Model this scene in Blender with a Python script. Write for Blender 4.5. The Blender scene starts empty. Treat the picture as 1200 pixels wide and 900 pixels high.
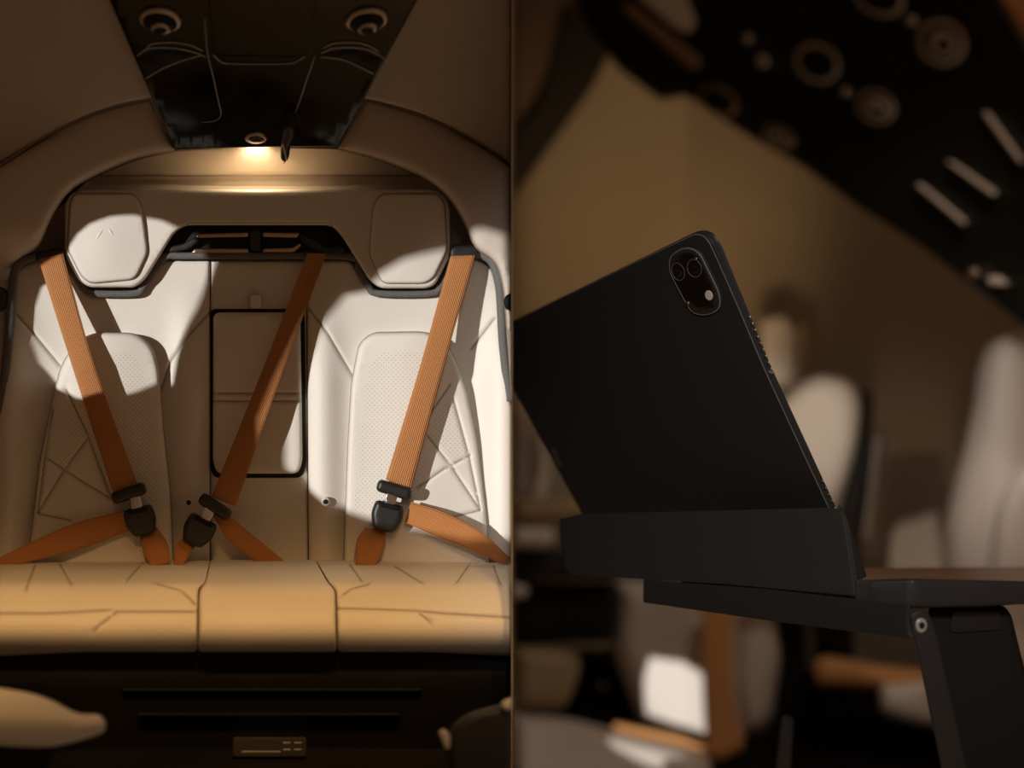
import bpy, math, random
import numpy as np
from mathutils import Vector, geometry as mg
random.seed(4)
S = bpy.context.scene
COL = S.collection
# ------------------------------------------------------------------ camera, world, sun, exposure
# The picture is a pair of photographs side by side: two separate cabins divided by a wall.
# One lens has one focus distance, so the two places are laid out to share it (bench and tablet both near 1.9).
F = 1600.0
cam_d = bpy.data.cameras.new('camera'); cam = bpy.data.objects.new('camera', cam_d); COL.objects.link(cam)
cam.rotation_euler = (math.pi/2, 0, 0); cam_d.lens = 48; cam_d.sensor_width = 36
cam_d.clip_start = 0.02
cam_d.dof.use_dof = True; cam_d.dof.focus_distance = 1.93; cam_d.dof.aperture_fstop = 1.45
S.camera = cam
S.view_settings.view_transform = 'Standard'; S.view_settings.look = 'None'
S.view_settings.exposure = 0.0; S.view_settings.gamma = 1.0; S.view_settings.use_curve_mapping = False
w_ = bpy.data.worlds.new('world'); S.world = w_; w_.use_nodes = True
bg = w_.node_tree.nodes['Background']; bg.inputs[0].default_value = (1.0, .58, .33, 1); bg.inputs[1].default_value = .125
ODIST = 2.0
Cv = Vector((-300/F, 1, 0)).normalized(); Uv = Vector((Cv.y, -Cv.x, 0)); O = Cv*ODIST
SUN = (Uv*.65 + Vector((0, 0, -.10)) + Cv*.75).normalized()
def light(name, kind, loc, aim, energy, color, **k):
    d = bpy.data.lights.new(name, kind); o = bpy.data.objects.new(name, d); COL.objects.link(o)
    o.location = loc; d.energy = energy; d.color = color
    if aim is not None: o.rotation_euler = Vector(aim).to_track_quat('-Z', 'Y').to_euler()
    for a, b in k.items(): setattr(d, a, b)
    return o
light('sun', 'SUN', (-3, -3, 3), SUN, 3.4, (1, .97, .93), angle=math.radians(.8))

# ------------------------------------------------------------------ pixel -> place
def P(px, py, d):
    px = np.asarray(px, float); py = np.asarray(py, float); d = np.asarray(d, float)+0*px
    return np.stack([(px-600)/F*d, d, (450-py)/F*d], -1)
cv = np.array(Cv); uv_ = np.array(Uv); on = np.array(O)
def L(px, py, w):
    """point of the left cabin on the pixel's ray, at distance w in front of the backrest plane"""
    r = P(px, py, 1.0); t = (ODIST-np.asarray(w, float))/(r@cv)
    return r*t[..., None]
def RZ(z):
    """right cabin: z = depth, or a function of the pixel"""
    def f(px, py, w):
        zz = z(np.asarray(px, float), np.asarray(py, float)) if callable(z) else z
        return P(px, py, zz-np.asarray(w, float))
    return f
def PL(a, b, c):
    """plane through three (px,py,depth); w moves along its normal, towards the camera"""
    A = np.array([[q[0], q[1], 1] for q in (a, b, c)], float); k = np.linalg.solve(A, [1/q[2] for q in (a, b, c)])
    p = [P(q[0], q[1], q[2]) for q in (a, b, c)]
    n = np.cross(p[1]-p[0], p[2]-p[0]); n /= np.linalg.norm(n)
    if n@p[0] > 0: n = -n
    def f(px, py, w):
        px = np.asarray(px, float); py = np.asarray(py, float)
        return P(px, py, 1/(k[0]*px+k[1]*py+k[2])) + np.asarray(w, float)[..., None]*n
    return f

# ------------------------------------------------------------------ materials
def mat(name, col, rough=.5, metal=0, noise=0, nscale=40, bump=0, bscale=300, coat=0, rib=0, kind=None, emit=0, spec=.5):
    m = bpy.data.materials.new(name); m.use_nodes = True; nt = m.node_tree; N = nt.nodes; K = nt.links
    b = N['Principled BSDF']; b.inputs['Base Color'].default_value = (*col, 1); b.inputs['Roughness'].default_value = rough
    b.inputs['Metallic'].default_value = metal; b.inputs['Coat Weight'].default_value = coat; b.inputs['Coat Roughness'].default_value = .05
    b.inputs['Specular IOR Level'].default_value = spec
    tc = N.new('ShaderNodeTexCoord'); src = None
    def mix(a, bcol, fac, mode='MIX'):
        x = N.new('ShaderNodeMix'); x.data_type = 'RGBA'; x.blend_type = mode
        if isinstance(a, tuple): x.inputs[6].default_value = (*a, 1)
        else: K.new(a, x.inputs[6])
        x.inputs[7].default_value = (*bcol, 1); K.new(fac, x.inputs[0]); return x.outputs[2]
    def math_(op, a, v=None, v2=None):
        x = N.new('ShaderNodeMath'); x.operation = op
        K.new(a, x.inputs[0])
        if v is not None:
            if isinstance(v, (int, float)): x.inputs[1].default_value = v
            else: K.new(v, x.inputs[1])
        if v2 is not None: x.inputs[2].default_value = v2
        return x.outputs[0]
    cur = col
    if noise:
        t = N.new('ShaderNodeTexNoise'); t.inputs['Scale'].default_value = nscale; t.inputs['Detail'].default_value = 4
        K.new(tc.outputs['Object'], t.inputs['Vector'])
        cur = mix(cur, tuple(c*(1-noise) for c in col), t.outputs['Fac'])
    hts = None
    if bump:
        t = N.new('ShaderNodeTexNoise'); t.inputs['Scale'].default_value = bscale; t.inputs['Detail'].default_value = 3
        K.new(tc.outputs['Object'], t.inputs['Vector']); hts = t.outputs['Fac']
    if kind == 'leather':
        a = N.new('ShaderNodeAttribute'); a.attribute_name = 'seam'
        cur = mix(cur, (.10, .07, .05), math_('MULTIPLY', a.outputs['Fac'], .8))  # thread-dark lines paint groove shade into the leather colour
        # perforation holes: punched in rows, spacing in the panel's own uv
        sx = N.new('ShaderNodeSeparateXYZ'); K.new(tc.outputs['UV'], sx.inputs[0])
        fx = math_('SUBTRACT', math_('FRACT', math_('MULTIPLY', math_('ADD', sx.outputs[0], sx.outputs[1]), 18)), .5)
        fy = math_('SUBTRACT', math_('FRACT', math_('MULTIPLY', math_('SUBTRACT', sx.outputs[0], sx.outputs[1]), 18)), .5)
        d2 = math_('ADD', math_('MULTIPLY', fx, fx), math_('MULTIPLY', fy, fy))
        hole = math_('LESS_THAN', d2, .035)
        p = N.new('ShaderNodeAttribute'); p.attribute_name = 'perf'
        cur = mix(cur, (.16, .12, .09), math_('MULTIPLY', math_('MULTIPLY', hole, p.outputs['Fac']), .5))
    if kind == 'web':
        sx = N.new('ShaderNodeSeparateXYZ'); K.new(tc.outputs['UV'], sx.inputs[0])
        s1 = math_('SINE', math_('MULTIPLY', sx.outputs[0], 82))
        s2 = math_('SINE', math_('MULTIPLY', math_('ADD', sx.outputs[1], math_('MULTIPLY', s1, .002)), 1400))
        h = math_('ADD', math_('MULTIPLY', s1, .7), math_('MULTIPLY', s2, .10))
        tn = N.new('ShaderNodeTexNoise'); tn.inputs['Scale'].default_value = 6; K.new(tc.outputs['UV'], tn.inputs['Vector'])
        cur = mix(cur, tuple(c*.55 for c in col), math_('MULTIPLY_ADD', h, .28, .3))
        hts = h
    if not isinstance(cur, tuple): K.new(cur, b.inputs['Base Color'])
    if hts is not None and bump:
        bp = N.new('ShaderNodeBump'); bp.inputs['Strength'].default_value = bump; bp.inputs['Distance'].default_value = .001
        K.new(hts, bp.inputs['Height']); K.new(bp.outputs[0], b.inputs['Normal'])
    if emit:
        b.inputs['Emission Color'].default_value = (*col, 1); b.inputs['Emission Strength'].default_value = emit
    return m
M = dict(
 leather=mat('cream_leather', (.74, .69, .61), .55, bump=.25, bscale=420, kind='leather'),
 rleather=mat('grey_cream_leather', (.66, .59, .52), .6, bump=.2, bscale=90),
 liner=mat('beige_headliner', (.50, .43, .36), .9, noise=.12, nscale=25, bump=.15, bscale=500, spec=.1),
 arch=mat('beige_arch_leather', (.60, .52, .44), .75, bump=.2, bscale=400, kind='leather', spec=.2),
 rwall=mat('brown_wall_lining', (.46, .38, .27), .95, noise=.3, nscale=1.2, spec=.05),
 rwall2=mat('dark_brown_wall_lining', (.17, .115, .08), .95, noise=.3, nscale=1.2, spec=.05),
 web=mat('rust_belt_webbing', (.56, .235, .08), .65, bump=.6, kind='web', spec=.25),
 tanstrap=mat('tan_leather', (.55, .26, .09), .6, bump=.2, bscale=80),
 piping=mat('grey_woven_piping', (.27, .26, .25), .9, noise=.9, nscale=900, bump=1, bscale=1100, spec=.1),
 black=mat('matt_black_plastic', (.016, .015, .014), .45, bump=.1, bscale=500),
 base=mat('satin_black_base', (.005, .0045, .004), .6, spec=.2),
 gloss=mat('gloss_black_console', (.004, .0035, .003), .10, spec=.24),
 rgloss=mat('gloss_black_overhead', (.006, .006, .005), .30, spec=.3),
 dark=mat('dark_recess', (.006, .005, .004), .8),
 bronze=mat('brushed_bronze', (.50, .36, .26), .3, metal=1),
 chrome=mat('chrome_metal', (.75, .73, .70), .22, metal=1),
 ring=mat('satin_nickel', (.55, .48, .42), .35, metal=1),
 ventring=mat('warm_grey_vent', (.46, .38, .31), .45),
 seamline=mat('pale_metal_edge', (.42, .38, .34), .35, metal=1),
 wood=mat('walnut_veneer', (.58, .36, .21), .35, noise=.4, nscale=12),
 slab=mat('space_grey_aluminium', (.032, .032, .0325), .42, metal=0, bump=.04, bscale=900, spec=.35),
 slabedge=mat('aluminium_edge', (.24, .235, .23), .4),  # pale grey stands for the highlight on tablet and camera rims
 folio=mat('charcoal_folio_cover', (.036, .036, .0355), .6, bump=.3, bscale=700, spec=.4),
 table=mat('anthracite_table_metal', (.030, .030, .0305), .38, bump=.08, bscale=800),
 lens=mat('black_lens_glass', (.004, .004, .005), .05, coat=1),
 white=mat('warm_white_lens', (.85, .75, .58), .3),
 print=mat('grey_print', (.20, .20, .20), .5),
 hull=mat('dark_hull', (.03, .027, .024), .9, spec=.1),
 floor=mat('dark_carpet', (.012, .010, .009), .95, noise=.4, nscale=90, spec=.05),
 steel=mat('bright_steel', (.55, .53, .51), .3, metal=.3),
 label=mat('grey_label_plate', (.028, .025, .022), .5, spec=.3),
 ochre=mat('ochre_leather', (.34, .24, .13), .65, bump=.2, bscale=80),
)

# ------------------------------------------------------------------ mesh helpers
origin = {}
def mesh_obj(name, verts, faces, m, parent=None, smooth=True, uv=None, attrs=None, loc=None):
    verts = np.asarray(verts, float)
    if parent is None:
        off = np.array(loc if loc is not None else [*((verts.min(0)+verts.max(0))/2)[:2], verts[:, 2].min()])
    else: off = origin[parent]
    me = bpy.data.meshes.new(name); me.from_pydata((verts-off).tolist(), [], [list(map(int, f)) for f in faces])
    me.update(); me.materials.append(M[m])
    if smooth:
        me.polygons.foreach_set('use_smooth', [True]*len(me.polygons))
    if uv is not None:
        ul = me.uv_layers.new(name='uv'); idx = np.empty(len(me.loops), int); me.loops.foreach_get('vertex_index', idx)
        ul.data.foreach_set('uv', np.asarray(uv, float)[idx].ravel())
    for k, v in (attrs or {}).items():
        a = me.attributes.new(k, 'FLOAT', 'POINT'); a.data.foreach_set('value', np.asarray(v, np.float32))
    o = bpy.data.objects.new(name, me); COL.objects.link(o)
    if parent is None: o.location = off
    else: o.parent = parent
    origin[o] = off
    return o
def thing(name, label, cat, loc, group=None):
    o = bpy.data.objects.new(name, None); COL.objects.link(o); o.empty_display_size = .05
    o.location = loc; origin[o] = np.array(loc, float); tag(o, label, cat, group); return o
def tag(o, label, cat, group=None):
    o['label'] = label; o['category'] = cat
    if group: o['group'] = group
    return o
def struct(o, label=None):
    o['kind'] = 'structure'
    if label: o['label'] = label
    return o
def rnd(pts, r=6, step=3.0):
    """closed outline with rounded corners, resampled; a point may carry its own radius"""
    n = len(pts); out = []
    for i in range(n):
        p = np.array(pts[i][:2], float); a = np.array(pts[i-1][:2], float); b = np.array(pts[(i+1) % n][:2], float)
        rr = pts[i][2] if len(pts[i]) > 2 else r
        da, db = np.linalg.norm(a-p), np.linalg.norm(b-p)
        k = min(rr, da*.49, db*.49)
        if k < .3: out.append(p); continue
        s = p+(a-p)/da*k; e = p+(b-p)/db*k; m = max(3, int(k/2.0)+2)
        for t in np.linspace(0, 1, m): out.append((1-t)**2*s+2*t*(1-t)*p+t*t*e)
    out = np.array(out); res = []
    for i in range(len(out)):
        a, b = out[i], out[(i+1) % len(out)]; d = np.linalg.norm(b-a)
        if d < .15: continue
        for t in np.arange(max(1, int(d/step)))/max(1, int(d/step)): res.append(a+(b-a)*t)
    return np.array(res)
def seg_dist(p, a, b):
    """distance of points p to the segments a->b: minimum over the segments"""
    best = np.full(len(p), 1e9)
    for i in range(0, len(a), 64):
        A = a[i:i+64]; B = b[i:i+64]; d = B-A; l2 = (d*d).sum(1)+1e-12
        t = np.clip(((p[:, None]-A)*d).sum(2)/l2, 0, 1)
        q = A+t[..., None]*d; best = np.minimum(best, np.sqrt(((p[:, None]-q)**2).sum(2)).min(1))
    return best
def inside(p, poly):
    x, y = p[:, 0], p[:, 1]; c = np.zeros(len(p), bool); a = poly; b = np.roll(poly, -1, 0)
    for (x1, y1), (x2, y2) in zip(a, b):
        if y1 == y2: continue
        c ^= ((y1 > y) != (y2 > y)) & (x < (x2-x1)*(y-y1)/(y2-y1)+x1)
    return c
def rr_(cx, cy, w, h, ang=0, r=4):
    c, s = math.cos(math.radians(ang)), math.sin(math.radians(ang))
    return [(cx+c*x-s*y, cy+s*x+c*y, r) for x, y in ((-w/2, -h/2), (w/2, -h/2), (w/2, h/2), (-w/2, h/2))]
def ell(cx, cy, rx, ry, n=28, ang=0):
    c, s = math.cos(math.radians(ang)), math.sin(math.radians(ang))
    return [(cx+c*rx*math.cos(t)-s*ry*math.sin(t), cy+s*rx*math.cos(t)+c*ry*math.sin(t), 0) for t in np.arange(n)/n*2*math.pi]
def pad(name, outline, parent, m, front=0., thick=.02, r=5, drop=None, seams=(), sp=9, mp=L, perf=(), step=3.0, corner=6, gw=1.6, gd=.0028, loc=None, smooth=True, es=0):
    """an upholstered or solid panel: outline in pixels, front face at depth front(px,py), rolled edge, real thickness"""
    ol = rnd(outline, corner, step); n = len(ol)
    if ((ol[:, 0]*np.roll(ol[:, 1], -1)-np.roll(ol[:, 0], -1)*ol[:, 1]).sum()) < 0: ol = ol[::-1]
    drop = thick*.5 if drop is None else drop
    a, b = ol, np.roll(ol, -1, 0)
    pts = [ol]
    tn = np.roll(ol, -1, 0)-np.roll(ol, 1, 0); tn /= np.linalg.norm(tn, axis=1)[:, None]+1e-9; nr = np.stack([-tn[:, 1], tn[:, 0]], 1)
    if r > 0:
        for th in (22, 45, 68, 90):
            k = r*(1-math.cos(math.radians(th)))
            q = ol+nr*k; q = q[inside(q, ol)]
            if len(q): pts.append(q[seg_dist(q, a, b) > k*.93])
    sa = sb = None
    if len(seams):
        sl = [np.array(s, float) for s in seams]
        sa = np.concatenate([s[:-1] for s in sl]); sb = np.concatenate([s[1:] for s in sl])
        for A, B in zip(sa, sb):
            d = B-A; l = np.linalg.norm(d); d = d/l; nn = np.array([-d[1], d[0]]); ts = np.linspace(0, l, max(2, int(l/4)))
            base = A+ts[:, None]*d
            for off in (0, -gw*.5, gw*.5, -gw, gw, -gw*2, gw*2, -gw*3.5, gw*3.5):
                q = base+nn*off; q = q[inside(q, ol)]
                if len(q): pts.append(q[seg_dist(q, a, b) > 1.2])
    x0, y0 = ol.min(0); x1, y1 = ol.max(0)
    gx, gy = np.meshgrid(np.arange(x0+sp*.5, x1, sp), np.arange(y0+sp*.5, y1, sp)); g = np.stack([gx.ravel(), gy.ravel()], 1)
    if len(g):
        g = g[inside(g, ol)]
        if len(g): g = g[seg_dist(g, a, b) > max(r*1.15, 1.0)]
        if len(g) and sa is not None: g = g[seg_dist(g, sa, sb) > gw*4.2]
        pts.append(g)
    pts = np.concatenate([q for q in pts if len(q)])
    vs, ev_, fs, *_ = mg.delaunay_2d_cdt([Vector(q) for q in pts.tolist()], [], [list(range(n))], 1, 1e-4)
    v2 = np.array([(q.x, q.y) for q in vs])
    d = seg_dist(v2, a, b)
    fr = front(v2[:, 0], v2[:, 1]) if callable(front) else np.full(len(v2), float(front))
    w = fr.copy()
    if r > 0:
        k = np.clip(1-d/r, 0, 1); w -= drop*(1-np.sqrt(np.clip(1-k*k, 0, 1)))
    seam = np.zeros(len(v2)); pf = np.zeros(len(v2))
    if sa is not None:
        ds = seg_dist(v2, sa, sb); w -= gd*np.exp(-(ds/(gw*1.3))**2); seam = np.exp(-(ds/(gw*.55))**2)
    if es: seam = np.maximum(seam, np.exp(-(d/es)**2))
    for q in perf: pf = np.maximum(pf, inside(v2, np.array(q, float)).astype(float))
    front3 = mp(v2[:, 0], v2[:, 1], w)
    # boundary loop -> side wall and back
    rim = np.where(d < 1e-3)[0]
    cnt = {}
    faces = []
    for f in fs:
        f = list(f)
        p0, p1, p2 = v2[f[0]], v2[f[1]], v2[f[2]]
        if (p1[0]-p0[0])*(p2[1]-p0[1])-(p1[1]-p0[1])*(p2[0]-p0[0]) > 0: f = f[::-1]
        faces.append(f)
        for i in range(len(f)): cnt[(f[i], f[(i+1) % len(f)])] = 1
    bd = [(i, j) for (i, j) in cnt if (j, i) not in cnt]
    nv = len(v2); bi = sorted({i for e in bd for i in e}); mpi = {v: nv+k for k, v in enumerate(bi)}
    fr_b = fr[bi]-(drop if r > 0 else 0)-thick
    back3 = mp(v2[bi, 0], v2[bi, 1], fr_b)
    nx = dict(bd)
    for i, j in bd: faces.append([j, i, mpi[i], mpi[j]])
    loop = []; c = bd[0][0]
    for _ in range(len(bd)):
        loop.append(mpi[c]); c = nx[c]
    faces.append(loop)
    V = np.concatenate([front3, back3]); z = np.zeros(len(bi))
    uv = np.concatenate([v2, v2[bi]])/100.
    o = mesh_obj(name, V, faces, m, parent, smooth, uv, dict(seam=np.r_[seam, z], perf=np.r_[pf, z]), loc)
    return o
def tube(name, pts, rad, parent, m, seg=8, closed=False, loc=None):
    p = np.asarray(pts, float); n = len(p); V = []; Fc = []
    rad = np.broadcast_to(rad, n)
    t = (np.roll(p, -1, 0)-np.roll(p, 1, 0)) if closed else np.gradient(p, axis=0)
    t /= np.linalg.norm(t, axis=1)[:, None]+1e-12
    up = np.array([.13, -1, .21]); 
    for i in range(n):
        x = np.cross(t[i], up); x /= np.linalg.norm(x); y = np.cross(x, t[i])
        for k in range(seg):
            a = 2*math.pi*k/seg; V.append(p[i]+rad[i]*(math.cos(a)*x+math.sin(a)*y))
    for i in range(n if closed else n-1):
        j = (i+1) % n
        for k in range(seg): Fc.append([i*seg+k, i*seg+(k+1) % seg, j*seg+(k+1) % seg, j*seg+k])
    if not closed: Fc += [list(range(seg))[::-1], [(n-1)*seg+k for k in range(seg)]]
    return mesh_obj(name, V, Fc, m, parent, loc=loc)
def smooth_line(pts, n=8):
    p = np.array(pts, float); q = np.vstack([2*p[0]-p[1], p, 2*p[-1]-p[-2]]); out = []
    for i in range(1, len(q)-2):
        for t in np.arange(n)/n:
            out.append(.5*((2*q[i])+(-q[i-1]+q[i+1])*t+(2*q[i-1]-5*q[i]+4*q[i+1]-q[i+2])*t*t+(-q[i-1]+3*q[i]-3*q[i+1]+q[i+2])*t**3))
    out.append(p[-1]); return np.array(out)
def ribbon(name, ea, eb, wa, parent, m, th=.0016, n=24, mp=L, wb=None, twist=0):
    """strap between two edge lines (pixels) with depth along it: front, back and both edges"""
    A = smooth_line(ea, n); B = smooth_line(eb, n); k = len(A)
    s = np.linspace(0, 1, k); W = np.interp(s, np.linspace(0, 1, len(wa)), wa); WB = W if wb is None else np.interp(s, np.linspace(0, 1, len(wb)), wb)
    cr = 7; V = []; UV = []; Fc = []
    pa = mp(A[:, 0], A[:, 1], W); ln = np.r_[0, np.cumsum(np.linalg.norm(np.diff(pa, axis=0), axis=1))]
    for side in (0, 1):
        for i in range(k):
            for j in range(cr):
                t = j/(cr-1); x = A[i]+(B[i]-A[i])*t; ww = W[i]+(WB[i]-W[i])*t+.0012*math.sin(math.pi*t)*(1-side) - side*th
                V.append(mp(np.array([x[0]]), np.array([x[1]]), np.array([ww]))[0]); UV.append((t, ln[i]))
    N = k*cr
    for i in range(k-1):
        for j in range(cr-1):
            a = i*cr+j; Fc.append([a, a+1, a+cr+1, a+cr]); Fc.append([N+a, N+a+cr, N+a+cr+1, N+a+1])
        a = i*cr; Fc.append([a, a+cr, N+a+cr, N+a]); a = i*cr+cr-1; Fc.append([a, N+a, N+a+cr, a+cr])
    Fc.append([*range(cr)][::-1]+[N+j for j in range(cr)]); e = (k-1)*cr; Fc.append([e+j for j in range(cr)]+[N+e+j for j in range(cr)][::-1])
    return mesh_obj(name, V, Fc, m, parent, uv=UV)
def box(name, lo, hi, parent, m, fr=None, loc=None):
    V = np.array([(x, y, z) for x in (lo[0], hi[0]) for y in (lo[1], hi[1]) for z in (lo[2], hi[2])], float)
    if fr is not None: V = np.array([fr(*v) for v in V])
    return mesh_obj(name, V, [(0, 1, 3, 2), (4, 6, 7, 5), (0, 4, 5, 1), (2, 3, 7, 6), (0, 2, 6, 4), (1, 5, 7, 3)], m, parent, False, loc=loc)
def LF(u, v, w): return on+uv_*u+np.array([0, 0, v])-cv*w       # left cabin frame -> place
def plate_with_holes(name, rect, holes, to3, th, m, nvec):
    pts = []; loops = []
    for h in [rect]+holes:
        s = len(pts); pts += [Vector(q) for q in h]; loops.append(list(range(s, s+len(h))))
    ed_ = [(l[i], l[(i+1) % len(l)]) for l in loops for i in range(len(l))]
    vs, ev_, fs, *_ = mg.delaunay_2d_cdt(pts, ed_, [], 0, 1e-5)
    cen = np.array([np.mean([(vs[i].x, vs[i].y) for i in f], 0) for f in fs]); keep = np.ones(len(fs), bool)
    for h in holes: keep &= ~inside(cen, np.array(h))
    fs = [f for f, k in zip(fs, keep) if k]
    n = len(vs); A = np.array([to3(q.x, q.y) for q in vs]); B = A+np.array(nvec)*th
    fs = [list(f) for f in fs]; ed = {}
    for f in fs:
        for i in range(len(f)): ed[(f[i], f[(i+1) % len(f)])] = 1
    Fc = fs+[[i+n for i in f[::-1]] for f in fs]+[[j, i, i+n, j+n] for i, j in ed if (j, i) not in ed]
    return struct(mesh_obj(name, np.vstack([A, B]), Fc, m, smooth=False))

# ================================================================== THE SETTING
# left cabin: the side wall the sun comes through (two windows), standing left of the view
def window_hole(pts, uw=-.55):
    out = []
    for x, y, w in pts:
        q = L(np.array([x]), np.array([y]), np.array([w]))[0]-on; u, v, ww = q@uv_, q[2], -(q@cv)
        t = (u-uw)/.65; out.append((ww+.75*t, v+.10*t))
    return out
HR, BR = .045, .012
holeA = window_hole([(72, 290, HR), (84, 273, HR), (100, 261, HR), (125, 252, HR), (150, 250, HR), (180, 255, HR), (207, 268, HR), (240, 300, BR+.01), (238, 330, BR),
  (230, 360, BR), (213, 403, BR), (190, 447, .03), (165, 460, .03), (130, 470, .03), (95, 467, .03), (60, 448, BR), (42, 425, BR), (34, 395, BR), (35, 360, BR), (42, 335, BR), (50, 315, BR+.02)])
holeB = window_hole([(425, 331, HR), (440, 318, HR), (470, 303, HR), (500, 295, HR), (530, 288, HR), (600, 280, BR), (632, 290, BR), (640, 420, BR), (636, 560, BR), (628, 632, .03), (560, 632, .04), (480, 618, .04),
  (430, 606, .03), (390, 590, BR), (360, 572, BR), (341, 545, BR), (337, 495, BR), (362, 425, BR), (378, 378, BR), (400, 345, BR)])
plate_with_holes('wall_left', [(-.35, -1.7), (4.5, -1.7), (4.5, 2.6), (-.35, 2.6)], [holeA, holeB], lambda a, b: LF(-.55, b, a), .004, 'liner', -uv_)

# the dividing wall between the two cabins, with the window that lets the sun on to the far seat and its cushion
sunv = np.array(SUN)
def part_hole(pts):
    out = []
    for x, y, z in pts:
        p = P(x, y, z); t = p[0]/sunv[0]; q = p-sunv*t; out.append((q[1], q[2]))
    return out
holeC = part_hole([(752, 772, 5.75), (800, 776, 5.75), (826, 790, 5.75), (829, 850, 5.75), (826, 884, 5.75), (800, 876, 5.75), (765, 862, 5.75), (743, 842, 5.75), (744, 800, 5.75)])
holeD = part_hole([(690, 868, 5.2), (712, 858, 5.2), (745, 862, 5.2), (782, 884, 5.2), (775, 898, 5.2), (735, 896, 5.2), (700, 884, 5.2)])
plate_with_holes('wall_partition', [(1.72, -3.4), (8.6, -3.4), (8.6, 3.2), (1.72, 3.2)], [holeC, holeD], lambda a, b: np.array([-.0005, a, b]), .001, 'rwall', (1, 0, 0))

# rear wall and dome of the left cabin
struct(pad('wall_rear', [(-60, -60), (599.6, -60), (599.6, 960), (-60, 960)], None, 'liner', -.09, .02, 0, sp=60, step=40))
def dome(x, y): return .045+np.clip((200-y)/210., 0, 2)*.22-.02*((x-300)/300.)**2
struct(pad('ceiling', [(-50, -60, 0), (599.6, -60, 0), (599.6, 196, 0), (560, 164, 40), (500, 134, 40), (430, 114, 40), (300, 102, 40), (175, 114, 40), (120, 126, 40), (60, 153, 40), (0, 192, 40), (-50, 222, 0)], None, 'liner', dome, .02, 5, .012, sp=16, corner=40))
def archw(x, y): return .05+.0*x
arL = [(176, 117, 2), (120, 129), (60, 156), (0, 195), (-50, 226, 0), (-50, 520, 0), (2, 520), (8, 420), (12, 330), (22, 303), (46, 292), (58, 258, 20), (80, 224, 20), (110, 206, 20), (160, 185, 20), (206, 177, 2)]
arR = [(430, 117, 2), (500, 137), (560, 167), (599.6, 196, 0), (599.6, 470, 0), (594, 400), (589, 335), (580, 306), (556, 293), (543, 258, 20), (522, 226, 20), (495, 207, 20), (445, 187, 20), (396, 175, 2)]
for k, (q, sgn) in enumerate(((arL, 1), (arR, -1))):
    def bulge(x, y, s=sgn): 
        rr = np.sqrt(((x-300)/360.)**2+((y-470)/345.)**2); return .075-.9*(rr-.955)**2*.6+0*x
    struct(pad('trim_%d' % (k+1), q, None, 'arch', lambda x, y: np.maximum(bulge(x, y), .03)*np.where(x < 300, 1-np.clip((y-270)/60, 0, 1)*.95, 1), .03, 12, .022, sp=10, es=2.2, corner=40))
struct(pad('trim_3', [(78, 243), (84, 226, 10), (112, 207, 20), (160, 186, 20), (204, 176, 10), (300, 171, 30), (397, 174, 10), (445, 187, 20), (493, 207, 20), (520, 226, 10), (528, 243)], None, 'arch',
    lambda x, y: .006-np.clip((y-172)/33, 0, 1)*.045-np.clip((y-204)/8, 0, 1)*.02, .02, 2, .003, sp=5, seams=[[(100, 206), (500, 206)]], gd=.004))
struct(pad('floor', [(-60, 800), (599.6, 800), (599.6, 960), (-60, 960)], None, 'floor', lambda x, y: -.1+np.clip((y-800)/160, 0, 1)*.5, .02, 0, sp=40, step=30))

# ================================================================== LEFT: THE REAR BENCH
bench = thing('rear_bench', 'cream leather three-seat bench with joined headrest beam and black base', 'bench seat', LF(0, -.56, .08))
def back(x, y):
    yy = np.clip((y-330)/120, 0, 1)
    return .004+yy*(.016*np.exp(-((x-222)/20)**2)+.016*np.exp(-((x-380)/20)**2)+.03*np.exp(-((x-10)/26)**2)+.03*np.exp(-((x-592)/26)**2))
def backc(x, y): return .0+0*x
pad('backrest_cushion', [(17, 316, 14), (45, 304), (76, 303), (104, 347), (160, 347), (192, 305), (246, 305, 2), (246, 664, 2), (-40, 664, 0), (-40, 540, 0), (-4, 480), (10, 400)], bench, 'leather', back, .05, 4, .006,
    [[(20, 369), (44, 396), (70, 428)], [(246, 366), (222, 392), (200, 424), (189, 455)]], 6)
pad('backrest_cushion', [(246.8, 305, 2), (359, 305, 2), (361, 664, 2), (247, 664, 2)], bench, 'leather', backc, .05, 4, .006, [], 6)
pad('backrest_cushion', [(359.8, 305, 2), (410, 305), (441, 347), (508, 347), (534, 304), (556, 302), (577, 312, 14), (586, 345), (590, 420), (599.6, 478, 0), (599.6, 664, 0), (362, 664, 2)], bench, 'leather', back, .05, 4, .006,
    [[(362, 362), (385, 392), (413, 440)], [(579, 374), (553, 408)]], 6)
# inserts
insL = [(72, 425, 14), (92, 398, 16), (112, 389, 14), (160, 390, 18), (179, 405, 14), (187, 432, 10), (192, 500), (200, 575), (204, 664), (30, 664), (37, 618), (46, 540), (62, 462)]
insR = [(411, 450), (420, 402, 14), (436, 389, 14), (498, 388, 16), (520, 396, 16), (536, 424, 14), (548, 460), (560, 520), (570, 600), (575, 664), (402, 664), (404, 600), (407, 520)]
def puffL(x, y): return .026+.012*np.exp(-((x-125)/55)**2)+.01*np.clip((y-560)/100, 0, 1)
def puffR(x, y): return .026+.012*np.exp(-((x-490)/55)**2)+.01*np.clip((y-560)/100, 0, 1)
pad('backrest_insert', insL, bench, 'leather', puffL, .03, 6, .012,
    [[(78, 457), (104, 512), (131, 585)], [(55, 537), (90, 560), (131, 585)], [(104, 512), (75, 551), (44, 602)], [(44, 602), (82, 610)], [(62, 480), (52, 540), (44, 602)]], 6, es=1.2,
    perf=[[(83, 430), (100, 412), (155, 412), (170, 430), (180, 500), (186, 580), (190, 650), (150, 650), (131, 585), (104, 512)], [(66, 485), (82, 468), (103, 510), (76, 548), (58, 536)]])
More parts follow.
